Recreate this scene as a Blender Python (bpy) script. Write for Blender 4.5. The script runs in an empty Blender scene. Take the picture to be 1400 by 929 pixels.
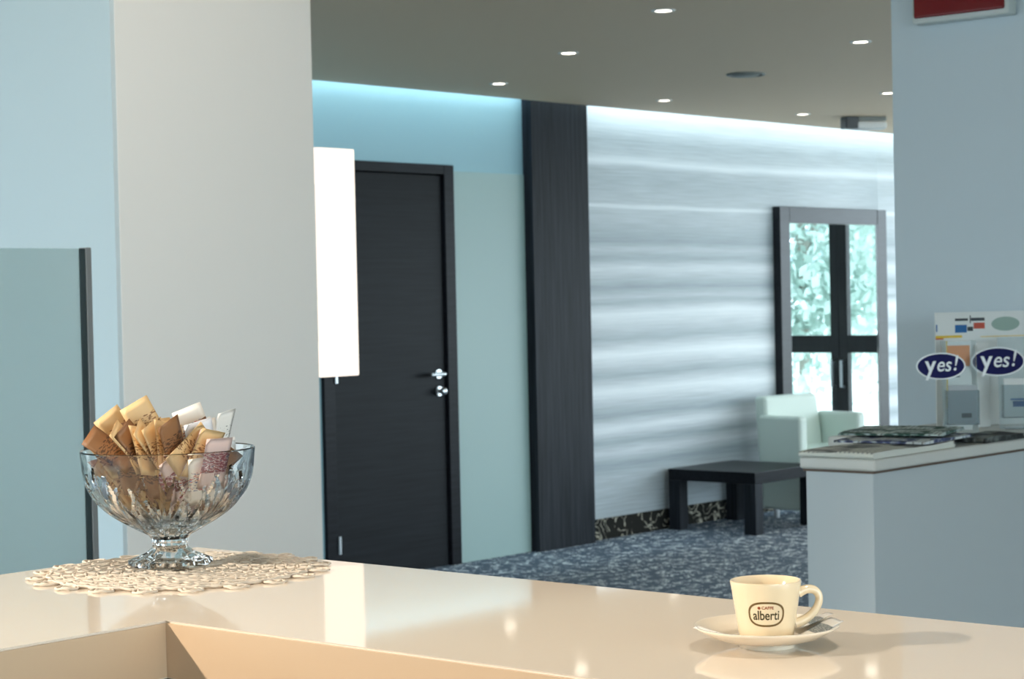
import bpy, bmesh, math, random
from mathutils import Vector, Matrix
R = random.Random(7)
S = bpy.context.scene
COL = S.collection
PI = math.pi

# ------------------------------------------------------------------ materials
def lin(c):
    return tuple((x/12.92 if x <= .04045 else ((x+.055)/1.055)**2.4) for x in [v/255 for v in c]) + (1.0,)

def mat(name, rgb=(200, 200, 200), rough=.5, metal=0, spec=.5, **kw):
    m = bpy.data.materials.new(name); m.use_nodes = True
    b = m.node_tree.nodes['Principled BSDF']
    b.inputs['Base Color'].default_value = lin(rgb)
    b.inputs['Roughness'].default_value = rough
    b.inputs['Metallic'].default_value = metal
    b.inputs['Specular IOR Level'].default_value = spec
    for k, v in kw.items():
        b.inputs[k.replace('_', ' ')].default_value = v
    return m

def nodes(m):
    nt = m.node_tree
    return nt, nt.nodes['Principled BSDF'], (lambda t: nt.nodes.new('ShaderNode'+t)), nt.links.new

def ramp(nt, stops, interp='LINEAR'):
    r = nt.nodes.new('ShaderNodeValToRGB'); r.color_ramp.interpolation = interp
    e = r.color_ramp.elements
    while len(e) < len(stops): e.new(.5)
    for k, (p, c) in enumerate(stops):
        e[k].position = p; e[k].color = c if len(c) == 4 else lin(c)
    return r

def coords(nt, scale=(1, 1, 1), kind='Object'):
    tc = nt.nodes.new('ShaderNodeTexCoord'); mp = nt.nodes.new('ShaderNodeMapping')
    mp.inputs['Scale'].default_value = scale
    nt.links.new(tc.outputs[kind], mp.inputs['Vector'])
    return mp.outputs['Vector']

def plaster(name, rgb, rough=.6, amt=.06):
    m = mat(name, rgb, rough); nt, b, N, L = nodes(m)
    n = N('TexNoise'); n.inputs['Scale'].default_value = 260; L(coords(nt), n.inputs['Vector'])
    bp = N('Bump'); bp.inputs['Strength'].default_value = amt; bp.inputs['Distance'].default_value = .002
    L(n.outputs['Fac'], bp.inputs['Height']); L(bp.outputs['Normal'], b.inputs['Normal'])
    return m

def wood(name, c1, c2, scale, rough=.34):
    m = mat(name, c1, rough); nt, b, N, L = nodes(m)
    n = N('TexNoise'); n.inputs['Scale'].default_value = 1; n.inputs['Detail'].default_value = 6
    n.inputs['Roughness'].default_value = .65
    L(coords(nt, scale), n.inputs['Vector'])
    r = ramp(nt, [(.3, c1), (.7, c2)]); L(n.outputs['Fac'], r.inputs['Fac']); L(r.outputs['Color'], b.inputs['Base Color'])
    bp = N('Bump'); bp.inputs['Strength'].default_value = .15; bp.inputs['Distance'].default_value = .001
    L(n.outputs['Fac'], bp.inputs['Height']); L(bp.outputs['Normal'], b.inputs['Normal'])
    return m

def emis(name, rgb, strength):
    m = bpy.data.materials.new(name); m.use_nodes = True; nt = m.node_tree
    nt.nodes.remove(nt.nodes['Principled BSDF'])
    e = nt.nodes.new('ShaderNodeEmission'); e.inputs['Color'].default_value = lin(rgb); e.inputs['Strength'].default_value = strength
    nt.links.new(e.outputs[0], nt.nodes['Material Output'].inputs[0])
    return m

M = {}
M['grey_wall'] = plaster('warm_grey_paint', (236, 234, 228))
M['daylit_flank'] = plaster('daylight_blue_tint', (204, 217, 220))  # cool daylight on the column flank, put into its colour
M['back_wall'] = plaster('aqua_paint', (144, 178, 186))
M['panel'] = plaster('satin_aqua_panel', (144, 168, 164), .4, .02)
M['pillar'] = plaster('blue_grey_paint', (196, 211, 219))
M['ceiling'] = plaster('grey_ceiling_paint', (222, 198, 170), .7)
M['soffit'] = plaster('white_soffit', (225, 228, 228), .7)
M['white'] = mat('white_plastic', (225, 226, 224), .4)
M['wenge_v'] = wood('wenge_vertical_grain', (17, 19, 22), (44, 48, 54), (60, 60, 2.2), .45)
M['wenge_h'] = wood('wenge_horizontal_grain', (14, 16, 19), (27, 30, 34), (2.2, 60, 60), .42)
M['wenge_t'] = wood('wenge_lacquer', (14, 15, 18), (30, 32, 37), (4, 50, 50), .33)
for k_ in ('wenge_v', 'wenge_h', 'wenge_t'): M[k_].node_tree.nodes['Principled BSDF'].inputs['Specular IOR Level'].default_value = .1
M['dark_bar'] = wood('dark_stained_bar', (24, 28, 30), (34, 38, 40), (50, 50, 3), .4)
M['steel'] = mat('brushed_steel', (205, 208, 210), .28, 1)
M['profile'] = mat('grey_aluminium', (150, 150, 148), .45, .6)
M['gasket'] = mat('dark_gasket', (48, 62, 64), .5)
M['top'] = mat('cream_worktop', (226, 212, 194), .05, 0, .5)
M['bar_base'] = mat('brown_laminate', (92, 72, 56), .5)
M['edge'] = mat('beige_edge_band', (204, 174, 142), .3)
M['trim_wood'] = wood('wenge_semi_gloss', (16, 17, 20), (34, 36, 41), (4, 50, 50), .3)
M['trim_wood'].node_tree.nodes['Principled BSDF'].inputs['Specular IOR Level'].default_value = .3
M['kick'] = mat('black_plinth', (14, 13, 12), .5)
M['desk'] = plaster('grey_lacquer_desk', (186, 194, 196), .42, .02)
M['desk_top'] = mat('pale_desk_top', (205, 205, 198), .35)
M['leather'] = plaster('white_leather', (198, 210, 200), .42, .1)
M['porcelain'] = mat('ivory_porcelain', (228, 208, 174), .12, 0, .5, Coat_Weight=.4)
M['saucer'] = mat('white_porcelain', (236, 224, 204), .12, 0, .5, Coat_Weight=.4)
M['print_brown'] = mat('brown_print', (104, 78, 34), .4)
M['print_green'] = mat('olive_black_print', (58, 48, 16), .4)
M['print_red'] = mat('rust_print', (150, 70, 40), .4)
M['navy'] = mat('navy_badge', (12, 16, 78), .5, 0, .15)
M['badge_white'] = mat('badge_white', (236, 240, 242), .35)
M['acrylic'] = mat('clear_acrylic', (225, 235, 238), .04, 0, .5, Transmission_Weight=.92, IOR=1.2)
M['paper'] = mat('white_paper', (226, 230, 228), .6)
M['paper_grey'] = mat('grey_leaflet', (165, 172, 176), .5)
M['yellow'] = mat('yellow_edge', (226, 190, 60), .5)
M['orange'] = mat('orange_leaflet', (226, 132, 48), .5)
M['print_blue'] = mat('blue_print', (30, 100, 160), .5)
M['print_rust'] = mat('brick_red_print', (190, 84, 66), .5)
M['print_dark'] = mat('dark_print', (52, 62, 68), .5)
M['print_sage'] = mat('sage_print', (150, 174, 164), .5)
M['sign_red'] = mat('dark_red_acrylic', (112, 8, 22), .12)
M['sign_frame'] = mat('pale_sign_housing', (196, 206, 204), .4)
M['lens'] = emis('downlight_glow', (255, 246, 228), 9)
M['lamp_shade'] = emis('lit_opal_shade', (255, 244, 230), 1.12)
M['glass'] = mat('window_glass', (245, 250, 250), .0, 0, .5, Transmission_Weight=1.0, IOR=1.02)
M['dark_plastic'] = mat('dark_grey_plastic', (70, 74, 76), .45)
M['grey_plastic'] = mat('mid_grey_plastic', (128, 132, 128), .5)
M['bark'] = wood('bark', (150, 146, 138), (180, 176, 168), (20, 20, 3), .8)
M['ground'] = plaster('pale_paving', (222, 220, 212), .8)
M['crystal'] = mat('cut_crystal', (250, 252, 252), .0, 0, .5, Transmission_Weight=1.0, IOR=1.5)
M['string'] = mat('cream_cotton_yarn', (214, 200, 182), .85)

def leafmat(name, c):
    m = mat(name, c, .6); nt, b, N, L = nodes(m)
    t = N('BsdfTranslucent'); t.inputs['Color'].default_value = lin(c)
    mx = N('MixShader'); mx.inputs[0].default_value = .45
    L(b.outputs[0], mx.inputs[1]); L(t.outputs[0], mx.inputs[2]); L(mx.outputs[0], nt.nodes['Material Output'].inputs[0])
    return m
M['leaf1'] = leafmat('pale_green_leaves', (184, 203, 196))
M['leaf2'] = leafmat('blue_green_leaves', (172, 194, 198))

# frosted screen
M['frost'] = mat('frosted_aqua_glass', (214, 238, 239), .4, 0, .5, Transmission_Weight=.2)

# wallpaper: soft horizontal bands in silver and slate, fine woven relief
m = mat('banded_wallpaper', (200, 208, 212), .42, .0, .5); M['wallpaper'] = m
nt, b, N, L = nodes(m)
n1 = N('TexNoise'); n1.inputs['Scale'].default_value = 1; n1.inputs['Detail'].default_value = 2
L(coords(nt, (.5, .0, 2.2)), n1.inputs['Vector'])
sz = N('SeparateXYZ'); L(coords(nt), sz.inputs[0])
wob = N('MapRange'); wob.inputs['To Min'].default_value = -.035; wob.inputs['To Max'].default_value = .035; L(n1.outputs['Fac'], wob.inputs['Value'])
zz = N('Math'); zz.operation = 'ADD'; L(sz.outputs['Z'], zz.inputs[0]); L(wob.outputs[0], zz.inputs[1])
zn = N('Math'); zn.operation = 'DIVIDE'; zn.inputs[1].default_value = 2.86; L(zz.outputs[0], zn.inputs[0])
bands = [(0, .35), (.36, .45), (.44, .15), (.513, .62), (.575, .2), (.657, .8), (.73, .15), (.80, .5), (.878, .9), (.974, .2), (1.096, .95), (1.194, .25), (1.34, .88), (1.41, .2), (1.436, .5), (1.497, .1), (1.62, .7), (1.68, .18), (1.735, .5), (1.775, .15), (1.896, .45), (1.965, .5), (1.98, .95), (2.0, .5), (2.14, .42), (2.22, .5), (2.255, .95), (2.30, .6), (2.38, .5), (2.49, .85), (2.6, .7)]
dk, lt_ = lin((122, 136, 142)), lin((224, 229, 231))
r1 = ramp(nt, [(z/2.86, tuple(dk[k]+(lt_[k]-dk[k])*v**1.3 for k in range(3))+(1,)) for z, v in bands]); L(zn.outputs[0], r1.inputs['Fac'])
n2 = N('TexNoise'); n2.inputs['Scale'].default_value = 1; n2.inputs['Detail'].default_value = 2
L(coords(nt, (3.0, 0, 90)), n2.inputs['Vector'])
mx = N('MixRGB'); mx.blend_type = 'OVERLAY'; mx.inputs[0].default_value = .30
L(r1.outputs['Color'], mx.inputs[1]); L(n2.outputs['Fac'], mx.inputs[2]); L(mx.outputs['Color'], b.inputs['Base Color'])
bp = N('Bump'); bp.inputs['Strength'].default_value = .12; bp.inputs['Distance'].default_value = .004
L(n2.outputs['Fac'], bp.inputs['Height']); L(bp.outputs['Normal'], b.inputs['Normal'])

# carpet and carpet skirting: pale scrolls on a dark ground
def scroll(name, base, line, scale, width, mask):
    m = mat(name, base, .9, 0, .2); nt, b, N, L = nodes(m)
    v = coords(nt)
    n = N('TexNoise'); n.inputs['Scale'].default_value = scale; n.inputs['Detail'].default_value = 1.0; n.inputs['Distortion'].default_value = 1.2
    L(v, n.inputs['Vector'])
    s = N('Math'); s.operation = 'SUBTRACT'; s.inputs[1].default_value = .5; L(n.outputs['Fac'], s.inputs[0])
    a = N('Math'); a.operation = 'ABSOLUTE'; L(s.outputs[0], a.inputs[0])
    lt = N('MapRange'); lt.inputs['From Min'].default_value = width; lt.inputs['From Max'].default_value = width*.5
    L(a.outputs[0], lt.inputs['Value'])
    n3 = N('TexNoise'); n3.inputs['Scale'].default_value = scale*.8; L(v, n3.inputs['Vector'])
    mk = N('MapRange'); mk.inputs['From Min'].default_value = mask; mk.inputs['From Max'].default_value = mask+.06; L(n3.outputs['Fac'], mk.inputs['Value'])
    mu = N('Math'); mu.operation = 'MULTIPLY'; L(lt.outputs[0], mu.inputs[0]); L(mk.outputs[0], mu.inputs[1])
    mx = N('MixRGB'); mx.inputs[1].default_value = lin(base); mx.inputs[2].default_value = lin(line)
    L(mu.outputs[0], mx.inputs[0]); L(mx.outputs['Color'], b.inputs['Base Color'])
    return m
M['carpet'] = scroll('scroll_carpet', (88, 100, 114), (228, 234, 238), 17, .05, .46)
M['skirt'] = scroll('scroll_carpet_skirting', (34, 33, 30), (170, 166, 150), 11, .035, .40)

# newspaper print
def newsprint(name, tint, dark, sc, th=.50, plain_edge=True):
    m = mat(name, tint, .7); nt, b, N, L = nodes(m)
    v = coords(nt)
    w = N('TexBrick'); w.inputs['Scale'].default_value = 1; w.inputs['Brick Width'].default_value = .07; w.inputs['Row Height'].default_value = .012
    w.inputs['Mortar Size'].default_value = .004; w.inputs['Color1'].default_value = lin((120, 126, 126)); w.inputs['Color2'].default_value = lin((150, 156, 156))
    w.inputs['Mortar'].default_value = lin(tint); L(v, w.inputs['Vector'])
    n = N('TexNoise'); n.inputs['Scale'].default_value = sc; n.inputs['Detail'].default_value = 3; L(v, n.inputs['Vector'])
    r = ramp(nt, [(th, (0, 0, 0)), (th+.04, (255, 255, 255))]); L(n.outputs['Fac'], r.inputs['Fac'])
    n4 = N('TexNoise'); n4.inputs['Scale'].default_value = sc*3; L(v, n4.inputs['Vector'])
    r4 = ramp(nt, [(.35, dark[0]), (.5, dark[1]), (.65, dark[2])]); L(n4.outputs['Fac'], r4.inputs['Fac'])
    mx = N('MixRGB'); L(r.outputs['Color'], mx.inputs[0]); L(w.outputs['Color'], mx.inputs[1]); L(r4.outputs['Color'], mx.inputs[2])
    ge = N('NewGeometry'); sp_ = N('SeparateXYZ'); L(ge.outputs['Normal'], sp_.inputs[0])
    up_ = N('MapRange'); up_.inputs['From Min'].default_value = .55; up_.inputs['From Max'].default_value = .75; L(sp_.outputs['Z'], up_.inputs['Value'])
    me_ = N('MixRGB'); me_.inputs[1].default_value = lin(tint); L(up_.outputs[0], me_.inputs[0]); L(mx.outputs['Color'], me_.inputs[2])
    L((me_ if plain_edge else mx).outputs['Color'], b.inputs['Base Color'])
    return m
M['news1'] = newsprint('newsprint_plain', (214, 216, 206), [(60, 66, 66), (150, 152, 150), (210, 212, 206)], 6)
M['news2'] = newsprint('newsprint_photos', (206, 214, 216), [(40, 54, 52), (66, 74, 118), (196, 206, 208)], 12, .45, False)
M['news3'] = newsprint('newsprint_dark', (110, 116, 112), [(18, 22, 22), (34, 40, 38), (90, 96, 94)], 9, .42, False)
M['news4'] = newsprint('newsprint_green', (190, 206, 202), [(24, 60, 46), (50, 88, 76), (180, 196, 200)], 14, .45, False)

# sugar sachets: paper with a printed block
def sachet_mat(name, paper, ink, ink2=None, amt=.5):
    m = mat(name, paper, .55); nt, b, N, L = nodes(m)
    v = coords(nt, (1, 1, 1))
    n = N('TexNoise'); n.inputs['Scale'].default_value = 1; n.inputs['Detail'].default_value = 1
    L(coords(nt, (170, 520, 0)), n.inputs['Vector'])
    sx = N('SeparateXYZ'); L(v, sx.inputs[0])
    ab = N('Math'); ab.operation = 'ABSOLUTE'; L(sx.outputs['Y'], ab.inputs[0])
    band = N('MapRange'); band.inputs['From Min'].default_value = .012; band.inputs['From Max'].default_value = .0115; L(ab.outputs[0], band.inputs['Value'])
    gt = N('Math'); gt.operation = 'GREATER_THAN'; gt.inputs[1].default_value = amt; L(n.outputs['Fac'], gt.inputs[0])
    mu = N('Math'); mu.operation = 'MULTIPLY'; L(band.outputs[0], mu.inputs[0]); L(gt.outputs[0], mu.inputs[1])
    mx = N('MixRGB'); mx.inputs[1].default_value = lin(paper); mx.inputs[2].default_value = lin(ink)
    L(mu.outputs[0], mx.inputs[0]); out = mx.outputs['Color']
    if ink2:
        g2 = N('Math'); g2.operation = 'LESS_THAN'; g2.inputs[1].default_value = .40; L(n.outputs['Fac'], g2.inputs[0])
        m2 = N('Math'); m2.operation = 'MULTIPLY'; L(band.outputs[0], m2.inputs[0]); L(g2.outputs[0], m2.inputs[1])
        mx2 = N('MixRGB'); mx2.inputs[2].default_value = lin(ink2); L(m2.outputs[0], mx2.inputs[0]); L(out, mx2.inputs[1]); out = mx2.outputs['Color']
    L(out, b.inputs['Base Color'])
    return m
M['kraft'] = sachet_mat('kraft_paper_sachet', (218, 182, 130), (136, 92, 52), None, .55)
M['kraft2'] = sachet_mat('dark_kraft_sachet', (138, 96, 60), (80, 50, 30), None, .52)
M['whitep'] = sachet_mat('white_paper_sachet', (236, 228, 216), (176, 60, 54), (70, 84, 140), .6)
M['pinkp'] = sachet_mat('rose_print_sachet', (212, 186, 178), (128, 50, 60), (96, 60, 84), .47)
M['bluep'] = sachet_mat('blue_print_sachet', (232, 232, 236), (30, 70, 160), (160, 60, 80), .45)
M['plainp'] = sachet_mat('plain_white_sachet', (240, 236, 228), (70, 62, 56), None, .62)
M['stripep'] = sachet_mat('grey_striped_sachet', (236, 232, 224), (130, 136, 136), (150, 156, 156), .42)

# ------------------------------------------------------------------ mesh tools
class MB:
    def __init__(s): s.bm = bmesh.new(); s.wn = False
    def box(s, lo, hi, bev=0, seg=2, mtx=None):
        lo, hi = Vector(lo), Vector(hi); s.wn = s.wn or bool(bev)
        r = bmesh.ops.create_cube(s.bm, size=1)
        vs = r['verts']
        for v in vs: v.co = Vector([(lo[k]+hi[k])/2 + v.co[k]*(hi[k]-lo[k]) for k in range(3)])
        if bev:
            es = list({e for v in vs for e in v.link_edges})
            rb = bmesh.ops.bevel(s.bm, geom=es, offset=bev, segments=seg, affect='EDGES', profile=.5)
            vs = list({v for f in rb['faces'] for v in f.verts} | {v for v in vs if v.is_valid})
        if mtx:
            bmesh.ops.transform(s.bm, matrix=mtx, verts=[v for v in vs if v.is_valid])
        return s
    def prism(s, pts, z0, z1, bev=0, seg=2):
        a = [s.bm.verts.new((x, y, z0)) for x, y in pts]; b_ = [s.bm.verts.new((x, y, z1)) for x, y in pts]
        n = len(pts); s.wn = s.wn or bool(bev)
        s.bm.faces.new(a[::-1]); s.bm.faces.new(b_)
        for i in range(n): s.bm.faces.new((a[i], a[(i+1) % n], b_[(i+1) % n], b_[i]))
        if bev:
            es = list({e for v in a+b_ for e in v.link_edges})
            bmesh.ops.bevel(s.bm, geom=es, offset=bev, segments=seg, affect='EDGES', profile=.5)
        return s
    def lathe(s, prof, n=48, c=(0, 0, 0), f=None, close=False):
        rows = []
        for (r, z) in prof:
            if r < 1e-6:
                rows.append([s.bm.verts.new((c[0], c[1], c[2]+z))])
            else:
                rows.append([s.bm.verts.new((c[0]+(f(r, z, 2*PI*k/n) if f else r)*math.cos(2*PI*k/n), c[1]+(f(r, z, 2*PI*k/n) if f else r)*math.sin(2*PI*k/n), c[2]+z)) for k in range(n)])
        pairs = list(zip(rows, rows[1:]))
        if close: pairs.append((rows[-1], rows[0]))
        for a, b_ in pairs:
            for k in range(n):
                q = [a[k % len(a)], a[(k+1) % len(a)], b_[(k+1) % len(b_)], b_[k % len(b_)]]
                u = []
                for v in q:
                    if v not in u: u.append(v)
                if len(u) > 2: s.bm.faces.new(u)
        return s
    def tube(s, pts, rad, n=8, closed=False, flat=1.0, up=None):
        pts = [Vector(p) for p in pts]; N_ = len(pts); rings = []
        for i, p in enumerate(pts):
            t = (pts[(i+1) % N_]-pts[i-1]) if closed else (pts[min(i+1, N_-1)]-pts[max(i-1, 0)])
            t.normalize()
            u = Vector(up) if up else (Vector((0, 0, 1)) if abs(t.z) < .9 else Vector((1, 0, 0)))
            x = t.cross(u).normalized(); y = x.cross(t).normalized()
            rr = rad[i] if isinstance(rad, (list, tuple)) else rad
            rings.append([s.bm.verts.new(p+x*rr*math.cos(2*PI*k/n)+y*rr*flat*math.sin(2*PI*k/n)) for k in range(n)])
        for i in range(N_ if closed else N_-1):
            a, b_ = rings[i], rings[(i+1) % N_]
            for k in range(n): s.bm.faces.new((a[k], a[(k+1) % n], b_[(k+1) % n], b_[k]))
        if not closed:
            s.bm.faces.new(rings[0][::-1]); s.bm.faces.new(rings[-1])
        return s
    def cyl(s, a, b_, r, n=24): return s.tube([a, b_], r, n)
    def build(s, name, m, parent=None, angle=35, loc=None, rot=None):
        bmesh.ops.recalc_face_normals(s.bm, faces=s.bm.faces[:])
        me = bpy.data.meshes.new(name); s.bm.to_mesh(me); s.bm.free()
        me.materials.append(M[m] if isinstance(m, str) else m)
        for p in me.polygons: p.use_smooth = True
        me.set_sharp_from_angle(angle=math.radians(angle))
        o = bpy.data.objects.new(name, me); COL.objects.link(o)
        if s.wn:
            w_ = o.modifiers.new('even_normals', 'WEIGHTED_NORMAL'); w_.weight = 100; w_.keep_sharp = True
        if loc is not None: o.location = loc
        if rot is not None: o.rotation_euler = rot
        if parent: o.parent = parent
        return o

def tag(o, label=None, cat=None, group=None, kind=None):
    if label: o['label'] = label
    if cat: o['category'] = cat
    if group: o['group'] = group
    if kind: o['kind'] = kind
    return o
def thing(name, label, cat, loc=(0, 0, 0), rz=0, group=None):
    o = bpy.data.objects.new(name, None); COL.objects.link(o); o.location = loc; o.rotation_euler = (0, 0, rz)
    o.empty_display_size = .1
    return tag(o, label, cat, group)
def struct(name, mb, m, angle=35): return tag(mb.build(name, m, angle=angle), kind='structure')
def text_mesh(txt, size, extr=.0004, shear=0, bold=0):
    c = bpy.data.curves.new('txt', 'FONT'); c.body = txt; c.size = size; c.extrude = extr; c.shear = shear; c.offset = bold
    c.align_x = 'CENTER'; c.align_y = 'CENTER'
    o = bpy.data.objects.new('txt', c); COL.objects.link(o)
    dg = bpy.context.evaluated_depsgraph_get(); dg.update()
    me = bpy.data.meshes.new_from_object(o.evaluated_get(dg))
    bpy.data.objects.remove(o); bpy.data.curves.remove(c)
    return me
def mesh_obj(name, me, m, parent=None):
    me.name = name; me.materials.clear(); me.materials.append(M[m])
    o = bpy.data.objects.new(name, me); COL.objects.link(o)
    if parent: o.parent = parent
    return o

# ------------------------------------------------------------------ camera (1.45 m eye height, 30 degree view)
cam = bpy.data.cameras.new('camera'); camo = bpy.data.objects.new('camera', cam); COL.objects.link(camo)
yaw, pit, rol = [math.radians(a) for a in (40.723, -1.1867, -1.2265)]
fw = Vector((math.cos(yaw)*math.cos(pit), math.sin(yaw)*math.cos(pit), math.sin(pit)))
rt = Vector((math.sin(yaw), -math.cos(yaw), 0)); up = rt.cross(fw)
r2 = rt*math.cos(rol)+up*math.sin(rol); u2 = up*math.cos(rol)-rt*math.sin(rol)
mw = Matrix((r2, u2, -fw)).transposed().to_4x4(); mw.translation = (0, 0, 1.45); camo.matrix_world = mw
cam.sensor_width = 36; cam.lens = 36*2770.8/1400; cam.clip_end = 300
cam.dof.use_dof = True; cam.dof.focus_distance = 2.05; cam.dof.aperture_fstop = 24
S.camera = camo

# ------------------------------------------------------------------ the setting
VW = 7.458
struct('ground', MB().box((-40, -40, -.30), (60, 60, -.05)), 'ground')
struct('floor', MB().box((-4, -4, -.05), (13.3, 9.1, 0)), 'carpet')
struct('ceiling', MB().box((-4, -4, 2.55), (14.0, 7.30, 2.62)), 'ceiling')
tag(MB().box((-4, 7.0, 2.86), (14.0, 9.1, 2.95)).build('ceiling_soffit', 'soffit'), kind='structure')
# painted back wall with a door opening, then the papered wall with the portal opening
struct('wall_back', MB().box((1.0, VW, 0), (7.23, VW+.12, 2.86)).box((8.12, VW, 0), (9.0, VW+.12, 2.86)).box((7.23, VW, 2.13), (8.12, VW+.12, 2.86)), 'back_wall')
struct('wall_papered', MB().box((9.0, VW, 0), (11.45, VW+.12, 2.86)).prism([(12.70, VW), (14.0, VW), (14.0, VW+.12), (12.91, VW+.12)], 0, 2.86).prism([(11.45, VW), (12.70, VW), (12.91, VW+.12), (11.45, VW+.12)], 1.93, 2.86), 'wallpaper')
struct('wall_panel', MB().box((8.18, VW-.012, .0), (8.783, VW+.02, 2.146), .002), 'panel')
struct('baseboard_back', MB().box((9.295, VW-.012, 0), (11.34, VW+.02, .124), .002), 'skirt')
# right end of the lounge: window wall
struct('wall_right', MB().box((14.0, 3.0, 0), (14.15, VW+.12, .25)).box((14.0, 3.0, 2.45), (14.15, VW+.12, 2.95)).box((14.0, 7.25, .25), (14.15, VW+.12, 2.45)), 'soffit')
w = MB()
for y in (3.0, 4.4, 5.8, 7.19): w.box((14.02, y, .25), (14.10, y+.06, 2.45))
w.box((14.02, 3.0, .25), (14.10, 7.25, .31)).box((14.02, 3.0, 2.39), (14.10, 7.25, 2.45))
struct('window_1', w, 'dark_bar')
# pillar wall on the right with the unlit sign
struct('wall_pillar', MB().box((5.4, -2.2, 0), (6.1, 3.116, 2.55), .004), 'pillar')
# column on the left: warm grey front, flank tinted blue to stand for daylight
struct('wall_column', MB().box((3.281, 4.14, 0), (3.974, 5.2, 2.55), .004), 'grey_wall')
struct('wall_column_flank', MB().box((3.268, 4.142, 0), (3.285, 5.2, 2.55)), 'daylit_flank')
struct('wall_left_light_block', MB().box((-1.15, -2.2, 0), (-1.0, 2.45, 2.55)), 'grey_wall')  # unseen wall added to keep side light off the bar interior
struct('wall_front_light_block', MB().box((3.2, -2.35, 0), (6.1, -2.2, 2.55)), 'grey_wall')  # unseen partial wall added to darken the reception counter front
# vestibule behind the portal
struct('wall_vestibule', MB().box((11.0, 8.95, 0), (13.3, 9.1, 2.86)).box((10.9, VW+.12, 0), (11.0, 9.1, 2.86)).box((13.26, VW+.12, 2.35), (13.36, 9.1, 2.86)), 'soffit')
# skirting trim of the dark portal
FP = 7.40
p = MB()
p.box((11.340, FP, 0), (11.458, VW+.02, 2.016), .004).prism([(12.584, FP), (12.715, FP), (12.715, VW), (12.655, VW)], 0, 2.016, .003).box((11.458, FP, 1.908), (12.60, VW+.01, 2.016), .004)
struct('trim_1', p, 'trim_wood')

# entrance glass double door seen through the portal
gd = thing('glass_double_door', 'dark framed glazed double door seen through the dark portal', 'door', (13.3, 8.15, 0))
def stiles(y0, y1, a, b_):
    q = MB(); q.box((-.03, y0, .0), (.03, y0+a, 2.34), .004).box((-.03, y1-b_, 0), (.03, y1, 2.34), .004)
    q.box((-.029, y0+a, .0), (.029, y1-b_, .10)).box((-.029, y0+a, 2.24), (.029, y1-b_, 2.34)).box((-.029, y0+a, .978), (.029, y1-b_, 1.110))
    return q
for y0, y1, a, b_ in ((-.56, -.001, .09, .073), (.001, .79, .073, .09)):
    lf = stiles(y0, y1, a, b_).build('door_leaf', 'dark_bar', gd)
    MB().box((-.004, y0+a-.01, .09), (.004, y1-b_+.01, .99)).box((-.004, y0+a-.01, 1.10), (.004, y1-b_+.01, 2.25)).build('glass_pane', 'glass', lf)
    yy = y1-.04 if y1 < 0 else y0+.04
    MB().tube([(-.03, yy, .92), (-.075, yy, .92), (-.075, yy, .72), (-.03, yy, .72)], .011, 10).build('pull_handle', 'steel', lf)

# ------------------------------------------------------------------ trees outside
def tree(x, y, h, cr, label, leaf, seed):
    rr = random.Random(seed)
    t = thing('garden_tree', label, 'tree', (x, y, -.05), 0, 'trees outside the glass door')
    k = MB(); k.tube([(0, 0, 0), (.05, .02, h*.3), (-.04, .05, h*.6), (0, 0, h*.85)], [.075, .065, .05, .03], 10)
    for q in range(5):
        a = rr.uniform(0, 2*PI); z0 = h*rr.uniform(.3, .6)
        k.tube([(0, 0, z0), (math.cos(a)*cr*.4, math.sin(a)*cr*.4, z0+h*.12), (math.cos(a)*cr*.8, math.sin(a)*cr*.8, z0+h*.25)], [.05, .035, .015], 7)
    k.build('trunk', 'bark', t)
    lv = MB()
    clumps = [(rr.gauss(0, cr*.5), rr.gauss(0, cr*.5), h*rr.uniform(.10, .92)) for _ in range(84)]
    for c in clumps:
        for _ in range(90):
            p0 = Vector(c)+Vector([rr.gauss(0, .26) for _ in range(3)])
            sz = rr.uniform(.045, .095)
            q = Matrix.Rotation(rr.uniform(0, 6.28), 4, 'Z') @ Matrix.Rotation(rr.uniform(0, 3.14), 4, 'X')
            vs = [lv.bm.verts.new(p0+(q @ Vector(d))*sz) for d in ((-.5, -.9, 0), (.45, -.5, .12), (.5, .9, 0), (-.5, .4, .12))]
            lv.bm.faces.new(vs)
    lv.build('foliage', leaf, t)
tree(20.0, 12.75, 5.2, 1.0, 'pale green tree outside, behind the left panes of the glazed door', 'leaf1', 1)
tree(24.5, 13.9, 5.6, 1.1, 'tree outside behind the right panes of the glazed door', 'leaf1', 2)
tree(30.5, 18.9, 7.0, 1.7, 'taller blue green tree farther behind the glazed door', 'leaf2', 3)
# ------------------------------------------------------------------ dark panelled pier and wooden door
o = MB().box((8.789, 7.39, 0), (9.30, VW+.001, 2.86), .002).build('wood_panel', 'wenge_v')
tag(o, 'tall dark wenge wood panel between the door bay and the striped wall', 'wall panel')

d = thing('wooden_door', 'closed dark wenge flush door with steel lever handle', 'door', (7.17, VW, 0))
f = MB(); f.box((0, -.022, 0), (.075, .10, 2.177), .003).box((.935, -.022, 0), (1.012, .10, 2.177), .003).box((.075, -.022, 2.125), (.935, .10, 2.177), .003)
f.box((.05, .045, 0), (.962, .10, 2.14)); f.build('door_frame', 'wenge_t', d)
leaf = MB().box((.083, -.002, .004), (.927, .04, 2.119), .003).build('door_leaf', 'wenge_h', d)
hb = MB(); hb.cyl((.872, -.002, 1.045), (.872, -.010, 1.045), .025, 24); hb.tube([(.872, -.008, 1.045), (.872, -.05, 1.045), (.865, -.058, 1.045), (.84, -.060, 1.045), (.755, -.060, 1.045)], .0105, 12)
hb.build('lever_handle', 'steel', leaf)
hb = MB(); hb.cyl((.872, -.002, .952), (.872, -.012, .952), .026, 24); 
ob = hb.build('lock_rosette', 'steel', leaf)
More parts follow.
